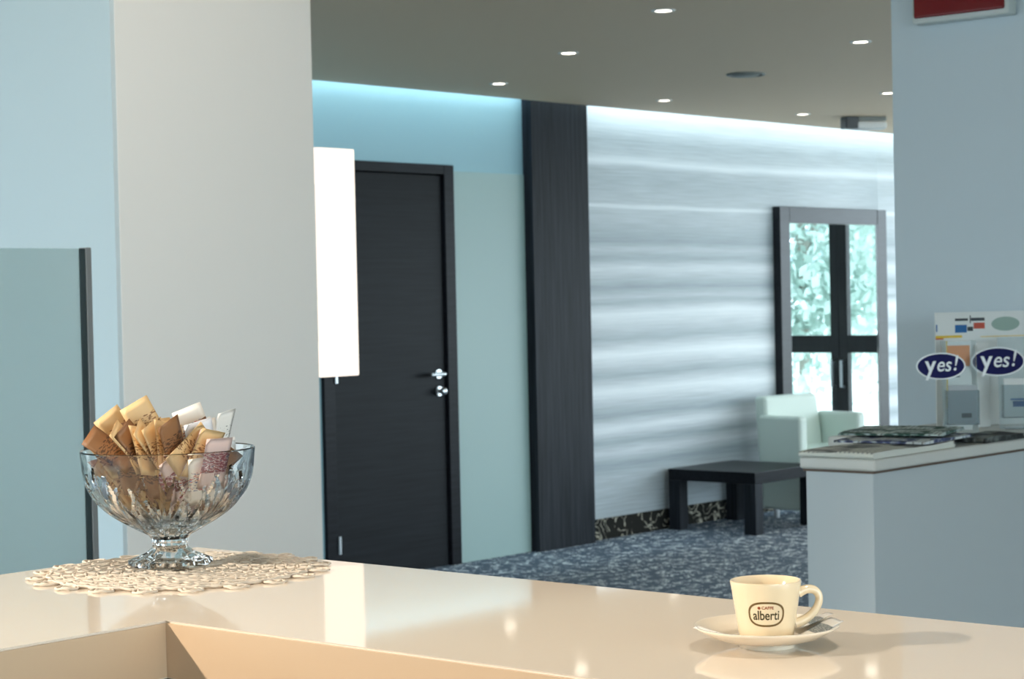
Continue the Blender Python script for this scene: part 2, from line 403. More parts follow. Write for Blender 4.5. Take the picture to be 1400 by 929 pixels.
kb = MB(); kb.lathe([(0, 0), (.011, 0), (.011, .016), (.019, .022), (.021, .032), (.018, .042), (.009, .047), (0, .048)], 24)
bmesh.ops.transform(kb.bm, matrix=Matrix.Translation((.872, -.010, .952)) @ Matrix.Rotation(PI/2, 4, 'X'), verts=kb.bm.verts[:])
kb.build('lock_knob', 'steel', leaf)
for z in (.20, 1.075, 1.95):
    MB().cyl((.080, -.028, z-.045), (.080, -.028, z+.045), .008, 12).build('hinge', 'steel', leaf)

# ------------------------------------------------------------------ sconce on the column's far side
sc = thing('wall_sconce', 'lit tall white box sconce on the column edge by the door', 'lamp', (3.974, 4.14, 1.235))
MB().box((0, .02, .10), (.02, .17, .55), .003).build('back_plate', 'steel', sc)
MB().box((.02, .008, 0), (.168, .185, .652), .004).build('lamp_shade', 'lamp_shade', sc)
MB().box((.014, .06, .2), (.03, .13, .45), .002).build('bracket', 'steel', sc)

# ------------------------------------------------------------------ glass screen at the left
sr = thing('glass_screen', 'frosted aqua glass screen with slim metal edge post at far left', 'screen', (2.6, 3.4, 0))
MB().box((-1.4, -.006, .06), (-.016, .006, 1.570), .001).build('glass_panel', 'frost', sr)
MB().box((-.004, -.012, 0), (.011, .012, 1.572), .002).build('edge_post', 'profile', sr)
MB().box((-.017, -.010, 0.02), (-.004, .010, 1.570), .001).build('gasket', 'gasket', sr)
MB().box((-1.42, -.05, 0), (.011, .05, .06), .004).build('floor_rail', 'profile', sr)

# ------------------------------------------------------------------ bar counter (L-shaped)
bc = thing('bar_counter', 'glossy cream L-shaped bar counter in the foreground', 'counter', (1.638, 1.931, 0))
T = [(0, 0), (-2.636, 0), (-2.636, -.422), (-.398, -.422), (-.398, -3.4), (0, -3.4)]
MB().prism(T, 1.095, 1.15, .003, 2).build('worktop', 'top', bc)
MB().box((-2.636, -.425, 1.096), (-.401, -.4205, 1.1475)).build('edge_band', 'edge', bc)
MB().box((-.4015, -3.4, 1.096), (-.397, -.4205, 1.1475)).build('edge_band', 'edge', bc)
MB().prism([(-.05, -.05), (-2.63, -.05), (-2.63, -.12), (-.12, -.12), (-.12, -3.35), (-.05, -3.35)], .08, 1.095).build('front_panel', 'bar_base', bc)
MB().prism([(-.08, -.08), (-2.63, -.08), (-2.63, -.34), (-.34, -.34), (-.34, -3.3), (-.08, -3.3)], 0, .08).build('plinth', 'kick', bc)
MB().prism([(-.12, -.12), (-2.63, -.12), (-2.63, -.40), (-.37, -.40), (-.37, -3.32), (-.12, -3.32)], .70, .73).build('shelf', 'kick', bc)

# ------------------------------------------------------------------ doily of crocheted lace
dl = MB(); DC = Vector((1.470, 1.762, 1.1518)); RD = .162
def ring(r0, a, n, ph=0, zz=0, seg=None, rad=.0011):
    seg = seg or n*6
    pts = []
    for k in range(seg):
        th = 2*PI*k/seg; r_ = r0+a*math.sin(n*th+ph)
        pts.append(DC+Vector((r_*math.cos(th), r_*math.sin(th), zz+.0006*math.sin(n*th*.5+ph+r0*90))))
    dl.tube(pts, rad, 6, closed=True)
rads = [.020, .033, .046, .059, .072, .085, .098, .111, .124, .137]
for q, r0 in enumerate(rads):
    n = max(10, int(r0*400)); ring(r0, .0050, n, 0, 0, rad=.0011); ring(r0, .0050, n, PI, .0009, rad=.0011)
    ring(r0+.0065, .0006, n, 0, .0008, rad=.0013)
for th in range(20):
    a0 = 2*PI*th/20
    for rad_, w_ in ((.155, .0125), (.153, .0075)):
        pts = [DC+Vector((math.cos(a0)*rad_, math.sin(a0)*rad_, .0007*math.sin(3*k/14*2*PI)))+Vector((math.cos(a0+2*PI*k/14), math.sin(a0+2*PI*k/14), 0))*w_*(.9 if k % 2 else 1.05) for k in range(14)]
        dl.tube(pts, .0013, 6, closed=True)
ring(.145, .002, 40, 0, .001, rad=.0014)
tag(dl.build('crocheted_doily', 'string', angle=60), 'round cream crocheted lace doily under the glass bowl', 'doily')

# ------------------------------------------------------------------ cut crystal bowl
BC = (1.487, 1.800, 1.1545)
outer = [(.0, 0), (.030, 0), (.0455, .0005), (.0475, .003), (.046, .0065), (.036, .0105), (.027, .0145), (.0205, .0195), (.0190, .0235), (.0205, .0265), (.0200, .0300), (.0245, .0345), (.034, .0395), (.044, .0450)]
up_pts = [(.044, .0450), (.056, .0520), (.067, .0595), (.0765, .0680), (.0845, .0775), (.0905, .0880), (.0945, .0990), (.0965, .1100), (.0975, .1210), (.0985, .1310)]
def refine(pp, k=5):
    out = []
    for i in range(len(pp)-1):
        p0, p1, p2, p3 = [Vector(pp[max(0, min(len(pp)-1, i+d_))]) for d_ in (-1, 0, 1, 2)]
        for j in range(k):
            t = j/k; out.append(tuple(.5*((2*p1)+(-p0+p2)*t+(2*p0-5*p1+4*p2-p3)*t*t+(-p0+3*p1-3*p2+p3)*t**3)))
    out.append(tuple(pp[-1])); return out
up_ref = refine(up_pts, 8)
inner = [(.0960, .1315), (.0945, .1210), (.0930, .1100), (.0905, .0990), (.0865, .0880), (.0805, .0785), (.0720, .0690), (.0620, .0610), (.050, .0545), (.034, .0490), (.016, .0460), (0, .0452)]
def cut(r, z, th):
    if z < .0330:
        if .006 < z < .0330: return r*(1+.035*math.cos(10*th))
        return r
    if z > .123: return r
    # palm fans: five leaf grooves spreading from the foot of each of eight motifs, with crossing mitres between
    g = 0; t = (z-.036)/.080
    for k in range(7):
        d_ = (th-2*PI*(k+.35)/7+PI) % (2*PI)-PI
        for j in (-2, -1, 0, 1, 2):
            c_ = j*.225*max(0, t)**.75; lim = 1.0-.13*abs(j)
            if 0 < t < lim:
                w_ = .018+.085*math.sin(PI*(t/lim)**.85)
                g = max(g, 1-abs(d_-c_)/w_)
        if 0 < t < .9:
            d2 = abs(abs(d_)-PI/7)
            g = max(g, .9-.9*abs(d2-.42*abs(t-.28))/.035)
    return r-.0036*max(0, min(1, g))
gb = MB()
prof = outer[:-1]+up_ref+[(.0978, .1325)]+inner
INN = set(inner)
gb.lathe(prof, 392, (0, 0, 0), lambda r, z, th: r if (r, z) in INN else cut(r, z, th))
bo = gb.build('cut_glass_bowl', 'crystal', angle=16, loc=BC)
tag(bo, 'footed cut crystal bowl full of sugar sachets on the lace doily', 'bowl')

# ------------------------------------------------------------------ sugar sachets
from mathutils.bvhtree import BVHTree
def sachet_mesh(name, w, h, th, m):
    bm = bmesh.new(); nx, ny = 6, 8; g = {}
    for sgn in (1, -1):
        for i in range(nx+1):
            for j in range(ny+1):
                x = -1+2*i/nx; y = -1+2*j/ny
                edge = i in (0, nx) or j in (0, ny)
                if edge and sgn < 0: g[(sgn, i, j)] = g[(1, i, j)]; continue
                t = 0 if edge else th*.5*math.sqrt(max(0, 1-x*x))*max(.12, 1-abs(y)**3)
                if edge: t = .00012
                g[(sgn, i, j)] = bm.verts.new((x*w/2, y*h/2, sgn*t+.0004*math.sin(5*x+3*y)))
        for i in range(nx):
            for j in range(ny):
                q = [g[(sgn, i, j)], g[(sgn, i+1, j)], g[(sgn, i+1, j+1)], g[(sgn, i, j+1)]]
                bm.faces.new(q if sgn > 0 else q[::-1])
    me = bpy.data.meshes.new(name); bm.to_mesh(me); bm.free()
    for p_ in me.polygons: p_.use_smooth = True
    me.materials.append(M[m])
    return me
SM = {k: sachet_mesh('sugar_sachet', .035, .060, .0022, k) for k in ('kraft', 'kraft2', 'whitep', 'pinkp', 'bluep', 'plainp', 'stripep')}
def bvh(me, mx):
    return BVHTree.FromPolygons([mx @ v.co for v in me.vertices], [tuple(p_.vertices) for p_ in me.polygons])
E1 = Vector((.652, -.758, 0)).normalized(); T1 = Vector((-.758, -.652, 0)).normalized(); ZZ = Vector((0, 0, 1))
INR = sorted([(z, r) for r, z in inner])
def cav(z):
    if z >= INR[-1][0]: return 9
    if z < INR[0][0]: return 0
    for (z0, ra), (z1, rb) in zip(INR, INR[1:]):
        if z0 <= z <= z1: return ra+(rb-ra)*(z-z0)/(z1-z0+1e-9)
def pose(center, theta, psi, spin=0, lean=0):
    d_ = ZZ*math.cos(theta)+E1*math.sin(theta); d_ = (d_+T1*math.sin(lean)).normalized()
    m_ = (E1*math.cos(theta)-ZZ*math.sin(theta)); m_ = (m_-d_*m_.dot(d_)).normalized()
    t_ = d_.cross(m_); t_ = t_ if t_.dot(T1) > 0 else -t_
    n_ = m_*math.cos(psi)+t_*math.sin(psi); x_ = d_.cross(n_)
    mx = Matrix((x_, d_, n_)).transposed().to_4x4() @ Matrix.Rotation(spin, 4, 'Z')
    mx.translation = Vector(BC)+center
    return mx
def inside(mx):
    for i in range(5):
        for j in range(7):
            p_ = mx @ Vector(((-1+i/2)*.0175, (-1+j/3)*.030, 0)) - Vector(BC)
            if p_.z > .137: continue
            if math.hypot(p_.x, p_.y) > cav(p_.z)-.0035: return False
    return True
placed = []
def try_sachet(kind, gen, n_try=500):
    for k in range(n_try):
        mx = gen(k)
        if not inside(mx): continue
        t = bvh(SM[kind], mx)
        if any((mx.translation-q.translation).length < .078 and t.overlap(b_) for b_, q in placed): continue
        placed.append((t, mx))
        o = bpy.data.objects.new('sugar_sachet', SM[kind]); COL.objects.link(o); o.matrix_world = mx
        return o
    return None
U_ = R.uniform
D2 = math.radians
def fixed(c, th, psi, spin, lean=0):
    return lambda k: pose(E1*(c[0]+U_(-.0004, .0004)*k*.4)+T1*(c[1]+U_(-.0004, .0004)*k*.4)+ZZ*(c[2]+.0003*(k % 12)), D2(th)+U_(-.003, .003)*k*.5, D2(psi), D2(spin), D2(lean))
heroes = [
 ('kraft', fixed((-.020, .022, .160), 2, 66, 30), 'kraft sugar sachet standing corner up, the tallest in the middle of the glass bowl'),
 ('kraft', fixed((-.050, .014, .150), -12, 58, 24), 'kraft sugar sachet with one pale corner up, left of the tallest one in the bowl'),
 ('whitep', fixed((.030, -.012, .150), 10, 70, 30), 'white sugar sachet standing corner up, right of the tallest kraft one'),
 ('bluep', fixed((.044, .034, .136), 14, 52, 24), 'sugar sachet with blue print facing forward on the right half of the bowl'),
 ('plainp', fixed((.066, .012, .143), 20, 22, 16), 'plain white sachet whose tip points up at the right rim of the bowl'),
 ('kraft2', fixed((-.055, .012, .120), -42, 30, 0), 'brown sachet leaning farthest out over the left rim of the bowl'),
]
for kind, gen, lab in heroes:
    o = try_sachet(kind, gen, 400)
    if o: tag(o, lab, 'sugar sachet', 'sugar sachets in the glass bowl')
def gen_left(k):
    th = U_(-62, -12); rho = U_(.045, .098)
    return pose(ZZ*.055+(ZZ*math.cos(D2(th))+E1*math.sin(D2(th)))*rho+T1*U_(-.035, .062)+E1*.012, D2(th+U_(-8, 8)), D2(U_(18, 52)), D2(U_(-10, 10)), D2(U_(-8, 12)))
def gen_right(k):
    th = U_(-10, 46); rho = U_(.038, .095)
    return pose(ZZ*.05+(ZZ*math.cos(D2(th))+E1*math.sin(D2(th)))*rho+T1*U_(-.035, .062), D2(th+U_(-14, 14)), D2(U_(15, 75)), D2(U_(-48, 48)), D2(U_(-8, 12)))
def gen_low(k):
    return pose(E1*U_(-.05, .05)+T1*U_(-.03, .055)+ZZ*U_(.066, .100), D2(U_(-80, 80)), D2(U_(20, 80)), D2(U_(-60, 60)), D2(U_(-25, 20)))
for k in range(64):
    kind = ('kraft', 'kraft2', 'kraft')[k % 3]
    def gen_stack(q, i=k % 16, row=k//16):
        th = -58+i*3.6+U_(-3, 3)
        return pose(E1*(-.060+i*.0052+U_(-.003, .003))+T1*((.042, .022, .0, -.022, .034, .01)[row]+U_(-.012, .012))+ZZ*(.122+U_(-.014, .018)-.012*(q % 4)), D2(th*.8), D2((14, 34, 20)[i % 3]+U_(-3, 3)), D2(U_(-9, 9)+(16 if i % 2 else -14)), D2(U_(-3, 5)))
    o = try_sachet(kind, gen_stack if k < 80 else gen_left, 260)
    if o: tag(o, {'kraft': 'light kraft sugar sachet tilted left in the brown stack of the glass bowl', 'kraft2': 'darker brown sugar sachet tilted left in the brown stack of the glass bowl'}[kind], 'sugar sachet', 'brown sachets stacked on the left of the bowl')
for k in range(26):
    kind = ('kraft2', 'pinkp', 'whitep', 'pinkp')[k % 4]
    o = try_sachet(kind, gen_low)
    if o: tag(o, {'kraft2': 'brown sugar sachet standing upright low down in the crystal bowl', 'pinkp': 'sugar sachet with rose print lying low down behind the cut glass', 'whitep': 'white sugar sachet with red print lying low down behind the cut glass'}[kind], 'sugar sachet', 'sugar sachets low in the bowl')
for k in range(44):
    kind = ('pinkp', 'kraft2', 'whitep', 'kraft', 'kraft2', 'plainp')[k % 6]
    o = try_sachet(kind, gen_right)
    if o: tag(o, {'whitep': 'white sugar sachet with red print among the mixed ones on the bowl right', 'pinkp': 'rose printed sugar sachet among the mixed ones on the bowl right', 'kraft': 'kraft sugar sachet among the white ones on the bowl right', 'kraft2': 'dark brown sugar sachet among the white ones on the bowl right', 'plainp': 'white sugar sachet with dark print among the mixed ones on the bowl right'}[kind], 'sugar sachet', 'mixed sachets on the right of the bowl')


# ------------------------------------------------------------------ espresso cup on its saucer
CC = Vector((1.434, .957, 1.15))
sp = [(0, .004), (.020, .004), (.021, 0), (.0245, 0), (.0255, .004), (.036, .0055), (.050, .010), (.0615, .0165), (.0640, .0185), (.0642, .0195), (.0625, .0196), (.0500, .0132), (.036, .0085), (.027, .0072), (.0262, .0078), (.0250, .0066), (0, .0062)]
sa = MB().lathe(sp, 72).build('saucer', 'saucer', loc=CC, angle=50)
tag(sa, 'white porcelain saucer under the espresso cup', 'saucer')
sa.scale = (.96, .96, .96)
cp = thing('espresso_cup', 'ivory espresso cup with an oval brown emblem on the saucer', 'cup', CC+Vector((0, 0, .0062)))
cp.scale = (.97, .97, .97)
outp = [(0, .002), (.019, .002), (.0195, 0), (.0220, 0), (.0232, .0016), (.0245, .008), (.0264, .020), (.0282, .032), (.0297, .043), (.0310, .0505), (.0309, .0516), (.0298, .0520)]
inp = [(.0284, .0505), (.0268, .040), (.0250, .028), (.0228, .014), (.019, .007), (.010, .0052), (0, .005)]
MB().lathe(outp+inp, 72).build('body', 'porcelain', cp, angle=50)
def crad(z):
    for (ra, z0), (rb, z1) in zip(outp[3:], outp[4:]):
        if z0 <= z <= z1: return ra+(rb-ra)*(z-z0)/(z1-z0+1e-9)
    return .030
hd = Vector((.70, -.71, 0)).normalized()
hp = [(.0285, .0395), (.036, .0425), (.0430, .0415), (.0468, .0365), (.0462, .0295), (.0420, .0225), (.0350, .0165), (.0255, .0125)]
hpr = refine(hp, 4)
MB().tube([hd*x+ZZ*z for x, z in hpr], [.0034+.0012*abs(2*i/(len(hpr)-1)-1)**2 for i in range(len(hpr))], 14, flat=1.0, up=hd.cross(ZZ)).build('handle', 'porcelain', cp, angle=60)
# emblem printed around the wall, facing the camera
fa = math.atan2(-.988, -1.470)
zc = .0255
def wrap(me, lift):
    for v in me.vertices:
        x, y, z = v.co; zz_ = zc+y; r_ = crad(zz_)+lift+z; a = fa+x/.0272
        v.co = (r_*math.cos(a), r_*math.sin(a), zz_)
def ring_mesh(a, b_, w_, n=72, pw=2.6):
    bm = bmesh.new(); vs = []
    for k in range(n):
        t = 2*PI*k/n; c_, s_ = math.cos(t), math.sin(t)
        q = (abs(c_)**pw+abs(s_)**pw)**(-1/pw)
        vs.append([bm.verts.new(((a+dd)*q*c_, (b_+dd)*q*s_, 0)) for dd in (0, -w_)])
    for k in range(n): bm.faces.new((vs[k][0], vs[(k+1) % n][0], vs[(k+1) % n][1], vs[k][1]))
    me = bpy.data.meshes.new('r'); bm.to_mesh(me); bm.free(); return me
me = ring_mesh(.0160, .0110, .0017); wrap(me, .00012); em = mesh_obj('emblem', me, 'print_brown', cp)
me = text_mesh('alberti', .0108, 0, 0, .00016); 
for v in me.vertices: v.co.x *= .84; v.co.y = v.co.y*1.08-.0012
wrap(me, .00012); mesh_obj('emblem_lettering', me, 'print_green', em)
me = text_mesh('CAFFE', .0036, 0, 0, .0001)
for v in me.vertices: v.co.y += .0056; v.co.x += .0012
wrap(me, .00012); mesh_obj('emblem_small_text', me, 'print_red', em)
bm = bmesh.new(); bmesh.ops.create_circle(bm, cap_ends=True, radius=.0013, segments=20); me = bpy.data.meshes.new('dot'); bm.to_mesh(me); bm.free()
for v in me.vertices: v.co.x -= .0060; v.co.y += .0056
wrap(me, .00012); mesh_obj('emblem_dot', me, 'print_red', em)
# two sachets lying on the saucer rim
o = bpy.data.objects.new('sugar_sachet', SM['plainp'].copy()); COL.objects.link(o)
o.matrix_world = Matrix.Translation(CC-E1*.0440+T1*.012+ZZ*.0140) @ Matrix(((E1.x, -T1.x, 0), (E1.y, -T1.y, 0), (0, 0, 1))).to_4x4() @ Matrix.Rotation(D2(16), 4, 'Y') @ Matrix.Rotation(D2(72), 4, 'Z') @ Matrix.Scale(.60, 4)
tag(o, 'plain white sugar sachet lying on the left rim of the saucer', 'sugar sachet')
o = bpy.data.objects.new('sugar_sachet', SM['stripep']); COL.objects.link(o)
o.matrix_world = Matrix.Translation(CC+E1*.0440+T1*.008+ZZ*.0150) @ Matrix(((E1.x, -T1.x, 0), (E1.y, -T1.y, 0), (0, 0, 1))).to_4x4() @ Matrix.Rotation(D2(-20), 4, 'Y') @ Matrix.Rotation(D2(10), 4, 'X') @ Matrix.Rotation(D2(-70), 4, 'Z') @ Matrix.Scale(.62, 4)
tag(o, 'white sachet with grey stripes leaning on the right rim of the saucer', 'sugar sachet')
o = bpy.data.objects.new('sugar_sachet', SM['stripep']); COL.objects.link(o)
o.matrix_world = Matrix.Translation(CC+E1*.0430-T1*.022+ZZ*.0175) @ Matrix(((E1.x, -T1.x, 0), (E1.y, -T1.y, 0), (0, 0, 1))).to_4x4() @ Matrix.Rotation(D2(-20), 4, 'Y') @ Matrix.Rotation(D2(-78), 4, 'Z') @ Matrix.Scale(.56, 4)
tag(o, 'small white sachet on the saucer just behind the cup handle', 'sugar sachet')

# ------------------------------------------------------------------ reception ledge on the right
rd = thing('reception_counter', 'grey lacquered reception counter with a pale top at the right', 'counter', (4.057, 2.402, 0))
MB().prism([(.012, .012), (1.341, .012), (1.341, .48), (.62, .48), (.62, .195), (.012, .195)], 0, 1.030, .004).build('body', 'desk', rd)
MB().prism([(0, 0), (1.341, 0), (1.341, .50), (.60, .50), (.60, .205), (0, .205)], 1.032, 1.060, .006, 3).build('counter_top', 'desk_top', rd)
MB().prism([(.008, .008), (1.341, .008), (1.341, .485), (.615, .485), (.615, .199), (.008, .199)], 1.026, 1.0325).build('shadow_gap', 'bar_base', rd)

# folded newspapers
def newspaper(loc, rz, w, l, th, m, label, pages=4, curl=.006, sag=0):
    bm = bmesh.new(); n = 16
    # cross-section along x: folded spine rounded at x=0, leaves loosely fanned at x=w
    sec = []
    for k in range(7): a = PI/2+PI*k/6; sec.append((th*.5+math.cos(a)*th*.5, th*.5+math.sin(a)*th*.5))
    low = [(w*t, .0005) for t in (.25, .5, .75, 1.0)]
    edge = []
    for q in range(pages):
        z0 = .0005+(th-.001)*q/pages; z1 = .0005+(th-.001)*(q+.55)/pages
        edge += [(w+.004*math.sin(q*2.1), z0), (w+.004*math.sin(q*2.1), z1), (w-.012, z1+.0003)]
    top = [(w*t, th+curl*.5*math.sin(t*PI*1.5)**2) for t in (1.0, .75, .5, .25)]
    poly = sec+low+edge+top
    rows = []
    for j in range(n+1):
        y = l*j/n
        rows.append([bm.verts.new((x+.004*math.sin(3*y/l), y, z*(1+.10*math.sin(5*y/l+x*20)) if z > .001 else z)) for x, z in poly])
    for a, b_ in zip(rows, rows[1:]):
        for k in range(len(poly)): bm.faces.new((a[k], a[(k+1) % len(poly)], b_[(k+1) % len(poly)], b_[k]))
    bm.faces.new(rows[0][::-1]); bm.faces.new(rows[-1])
    mb = MB(); mb.bm.free(); mb.bm = bm
    o = mb.build('newspaper', m, angle=50, loc=loc, rot=(0, 0, rz)); o.rotation_euler = (0, 0, rz)
    return tag(o, label, 'newspaper', 'newspapers on the reception counter')
newspaper((4.052, 2.404, 1.0605), D2(1), .40, .20, .014, 'news1', 'folded newspaper with a thick pale spine at the counter end, lowest of the pile', 3, .002)
newspaper((4.300, 2.410, 1.0768), D2(5), .30, .24, .006, 'news2', 'folded newspaper with dark and violet photos lying over the pale one', 3, .005)
newspaper((4.410, 2.425, 1.0895), D2(15), .24, .26, .005, 'news4', 'green tinted newspaper crumpled on top of the newspaper pile', 3, .007)
newspaper((4.592, 2.405, 1.0605), D2(-3), .20, .115, .012, 'news3', 'dark printed magazine lying right of the newspapers on the counter')

# brochure stands
def stand(loc, rz, label, bx, s=1):
    t = thing('brochure_stand', label, 'brochure stand', loc, rz, 'clear brochure stands on the reception counter')
    q = MB(); q.prism([(-.035, -.035), (.035, -.035), (.035, .045), (-.035, .045)], 0, .003, .0006, 1)
    q.box((-.046, .0, .0), (.046, .003, .253), .0008, 1, Matrix.Rotation(D2(-7), 4, 'X'))
    q.build('back_plate', 'acrylic', t)
    q = MB(); q.box((-.042, -.036, .032), (.042, -.034, .122), .0008, 1).box((-.042, -.036, .032), (-.040, .004, .122)).box((.040, -.036, .032), (.042, .004, .122)).box((-.042, -.036, .032), (.042, .004, .034))
    q.build('pocket', 'acrylic', t)
    # oval badge, navy with a white border
    def oval(a, b_, y0, y1, mm, nm, par):
        k = MB(); n = 48
        f_ = [k.bm.verts.new((a*math.cos(2*PI*i/n), y0, b_*math.sin(2*PI*i/n))) for i in range(n)]
        g_ = [k.bm.verts.new((a*math.cos(2*PI*i/n), y1, b_*math.sin(2*PI*i/n))) for i in range(n)]
        k.bm.faces.new(f_); k.bm.faces.new(g_[::-1])
        for i in range(n): k.bm.faces.new((f_[i], f_[(i+1) % n], g_[(i+1) % n], g_[i]))
        return k.build(nm, mm, par)
    bd = oval(.068*s, .0375*s, -.0445, -.0420, 'badge_white', 'badge', t); bd.location = (bx, 0, .187)
    MB().box((-.02-bx, -.042, -.03), (.05, .016, -.027), .0005).build('badge_bracket', 'acrylic', bd)
    oval(.064*s, .0340*s, -.0452, -.0444, 'navy', 'badge_field', bd)
    for tx, sz, x, z in (('y', .074, -.029, .002), ('es', .056, .007, .003), ('!', .060, .038, .006)):
        me = text_mesh(tx, sz*s, .0003, .22 if tx != 'y' else .02, .0011 if tx == 'y' else .0004)
        xs = [v.co.x for v in me.vertices]; ys = [v.co.y for v in me.vertices]
        for v in me.vertices:
            X, Y, Z = v.co; v.co = (X*.86+x*s, -.0455-Z, Y+z*s)
        mesh_obj('badge_letters', me, 'badge_white', bd)
    return t
def rot_to_cam(x, y, extra=0):
    return math.atan2(-y, -x)+PI/2+D2(extra)
s1 = stand((4.800, 2.580, 1.0602), D2(-52), 'clear brochure stand with a blue oval badge, left of the two', -.058, .94)
s2 = stand((5.115, 2.580, 1.0602), D2(-56), 'clear brochure stand with a larger blue oval badge, right of the two', -.054, 1.06)
def child_box(name, par, lo, hi, m, bev=.0006): return MB().box(lo, hi, bev, 1).build(name, m, par)
# leaflets stand inside the pockets: things of their own
def leaflet(st, lo, hi, m, label, prints=()):
    t = thing('leaflet', label, 'leaflet', st.location, st.rotation_euler.z, 'leaflets in the brochure stands')
    child_box('sheets', t, lo, hi, m)
    for (l2, h2, mm) in prints: child_box('printed_block', t, l2, h2, mm, 0)
    return t
leaflet(s1, (-.037, -.030, .0345), (.037, -.018, .135), 'paper_grey', 'grey leaflets with a small dark oval in the left brochure stand', [((-.004, -.0306, .050), (.022, -.0299, .062), 'print_dark')])
t = leaflet(s2, (-.037, -.030, .0345), (.037, -.018, .140), 'paper', 'white leaflets with a blue print in the right brochure stand', [((-.014, -.0306, .062), (.037, -.0299, .078), 'print_blue'), ((-.020, -.0306, .080), (.034, -.0299, .085), 'print_blue')])
# taller cards standing behind
def card(loc, rz, w, h, label, blocks, m='paper'):
    t = thing('display_card', label, 'card', loc, rz)
    child_box('card_board', t, (-w/2, 0, 0), (w/2, .004, h), m)
    for (a, b_, c_, e_, mm) in blocks: child_box('printed_block', t, (a, -.0006, b_), (c_, .0003, e_), mm, 0)
    return t
card((5.195, 2.728, 1.0602), D2(-30), .29, .322, 'wide white display card with blue and red print behind the brochure stands',
     [(-.082, .297, -.040, .304, 'print_dark'), (-.030, .296, .014, .305, 'print_dark'), (-.034, .290, -.031, .312, 'print_dark'), (-.082, .264, -.044, .286, 'print_blue'), (-.042, .268, -.024, .280, 'print_dark'), (-.022, .274, .014, .291, 'print_rust'), (-.143, .268, -.139, .288, 'print_blue'), (-.145, .250, -.060, .257, 'yellow'), (-.145, .246, -.120, .250, 'print_rust'), (.0, .250, .145, .252, 'yellow')])
k = MB(); k.lathe([(0, 0), (1, 0), (1, .0006), (0, .0006)], 40)
bmesh.ops.transform(k.bm, matrix=Matrix.Translation((.082, -.0001, .286)) @ Matrix.Rotation(PI/2, 4, 'X') @ Matrix.Diagonal((.046, .020, 1, 1)), verts=k.bm.verts[:])
k.build('printed_oval', 'print_sage', [o for o in S.objects if o.name == 'display_card'][0])
card((5.015, 2.700, 1.0602), D2(-50), .070, .245, 'leaflet card with orange top between the two brochure stands', [(-.032, .175, .030, .232, 'orange'), (-.0345, .060, -.031, .245, 'yellow')], 'paper')
o = MB().box((-.019, -.003, 0), (.019, .003, .235), .002).build('leaflet', 'paper', loc=(5.135, 2.690, 1.0602), rot=(0, 0, D2(-50)))
tag(o, 'narrow white leaflet standing upright between the two oval badges', 'leaflet')

# ------------------------------------------------------------------ sign on the pillar wall
sg = thing('wall_sign', 'dark red unlit warning sign in a pale frame high on the pillar', 'sign', (5.4, 2.862, 2.232))
MB().box((-.055, -.160, 0), (0, .152, .26), .008, 3).build('housing', 'sign_frame', sg)
MB().box((-.064, -.149, .016), (-.050, .142, .245), .006, 3).build('sign_face', 'sign_red', sg)

# ------------------------------------------------------------------ ceiling fittings
LP = [(6.365, 4.670, 'recessed ceiling downlight nearest the top edge, left of the near pair'), (7.839, 4.676, 'recessed ceiling downlight of the near pair, close to the pillar'),
      (7.136, 5.770, 'recessed ceiling downlight in the middle row, left of the round ceiling plate'), (9.998, 5.794, 'recessed ceiling downlight half hidden by the pillar edge'),
      (7.868, 6.825, 'recessed ceiling downlight above the wooden door bay, leftmost in the far row'), (9.300, 6.830, 'recessed ceiling downlight in front of the striped wall, middle of the far row'),
      (10.743, 6.828, 'recessed ceiling downlight in the far row beside the emergency lamp')]
first = None
for x, y, lab in LP:
    if first is None:
        t = thing('ceiling_downlight', lab, 'ceiling light', (x, y, 2.55), 0, 'recessed downlights in the grey ceiling')
        MB().lathe([(.033, -.001), (.034, -.004), (.046, -.0035), (.048, -.001), (.048, .0), (.033, 0)], 32, close=True).build('trim_ring', 'white', t)
        MB().lathe([(0, -.0008), (.033, -.0008), (.033, -.0002), (0, -.0002)], 32).build('lens', 'lens', t)
        first = t
    else:
        t = first.copy(); COL.objects.link(t); t.location = (x, y, 2.55); t['label'] = lab
        for ch in list(first.children):
            c = ch.copy(); COL.objects.link(c); c.parent = t
t = thing('ceiling_vent', 'round flush vent plate in the middle of the grey ceiling', 'vent', (8.528, 5.751, 2.55))
MB().lathe([(.098, 0), (.100, -.006), (.090, -.010), (.082, -.008), (.080, 0)], 40, close=True).build('outer_ring', 'grey_plastic', t)
MB().lathe([(0, -.014), (.055, -.013), (.066, -.008), (.066, -.003), (0, -.003)], 40).build('valve_disc', 'grey_plastic', t)
MB().lathe([(.0, -.0012), (.081, -.0012), (.081, -.0004), (0, -.0004)], 40).build('dark_gap', 'dark_plastic', t)
t = thing('emergency_lamp', 'surface emergency lamp with a dark end under the ceiling by the pillar', 'lamp', (11.25, 6.705, 2.55), math.atan2(-.157, .219))
MB().box((-.135, -.05, -.075), (-.045, .05, 0), .008, 3).build('lamp_head', 'dark_plastic', t)
MB().box((-.045, -.045, -.028), (.145, .045, 0), .006, 3).build('mounting_plate', 'grey_plastic', t)
MB().box((-.060, -.055, -.082), (.145, .055, -.028), .018, 4).build('diffuser', 'white', t)

# ------------------------------------------------------------------ coffee table and armchair
ct = thing('coffee_table', 'low square dark wenge coffee table beside the white armchair', 'table', (10.06, 6.775, 0))
MB().box((0, 0, .305), (.70, .64, .375), .004).build('tabletop', 'wenge_t', ct)
for x in (0, .615):
    for y in (0, .555):
        MB().box((x, y, 0), (x+.085, y+.085, .306), .003).build('leg', 'wenge_v', ct)

ac = thing('armchair', 'white leather tub armchair by the striped wall behind the table', 'armchair', (11.15, 6.99, 0), D2(-9))
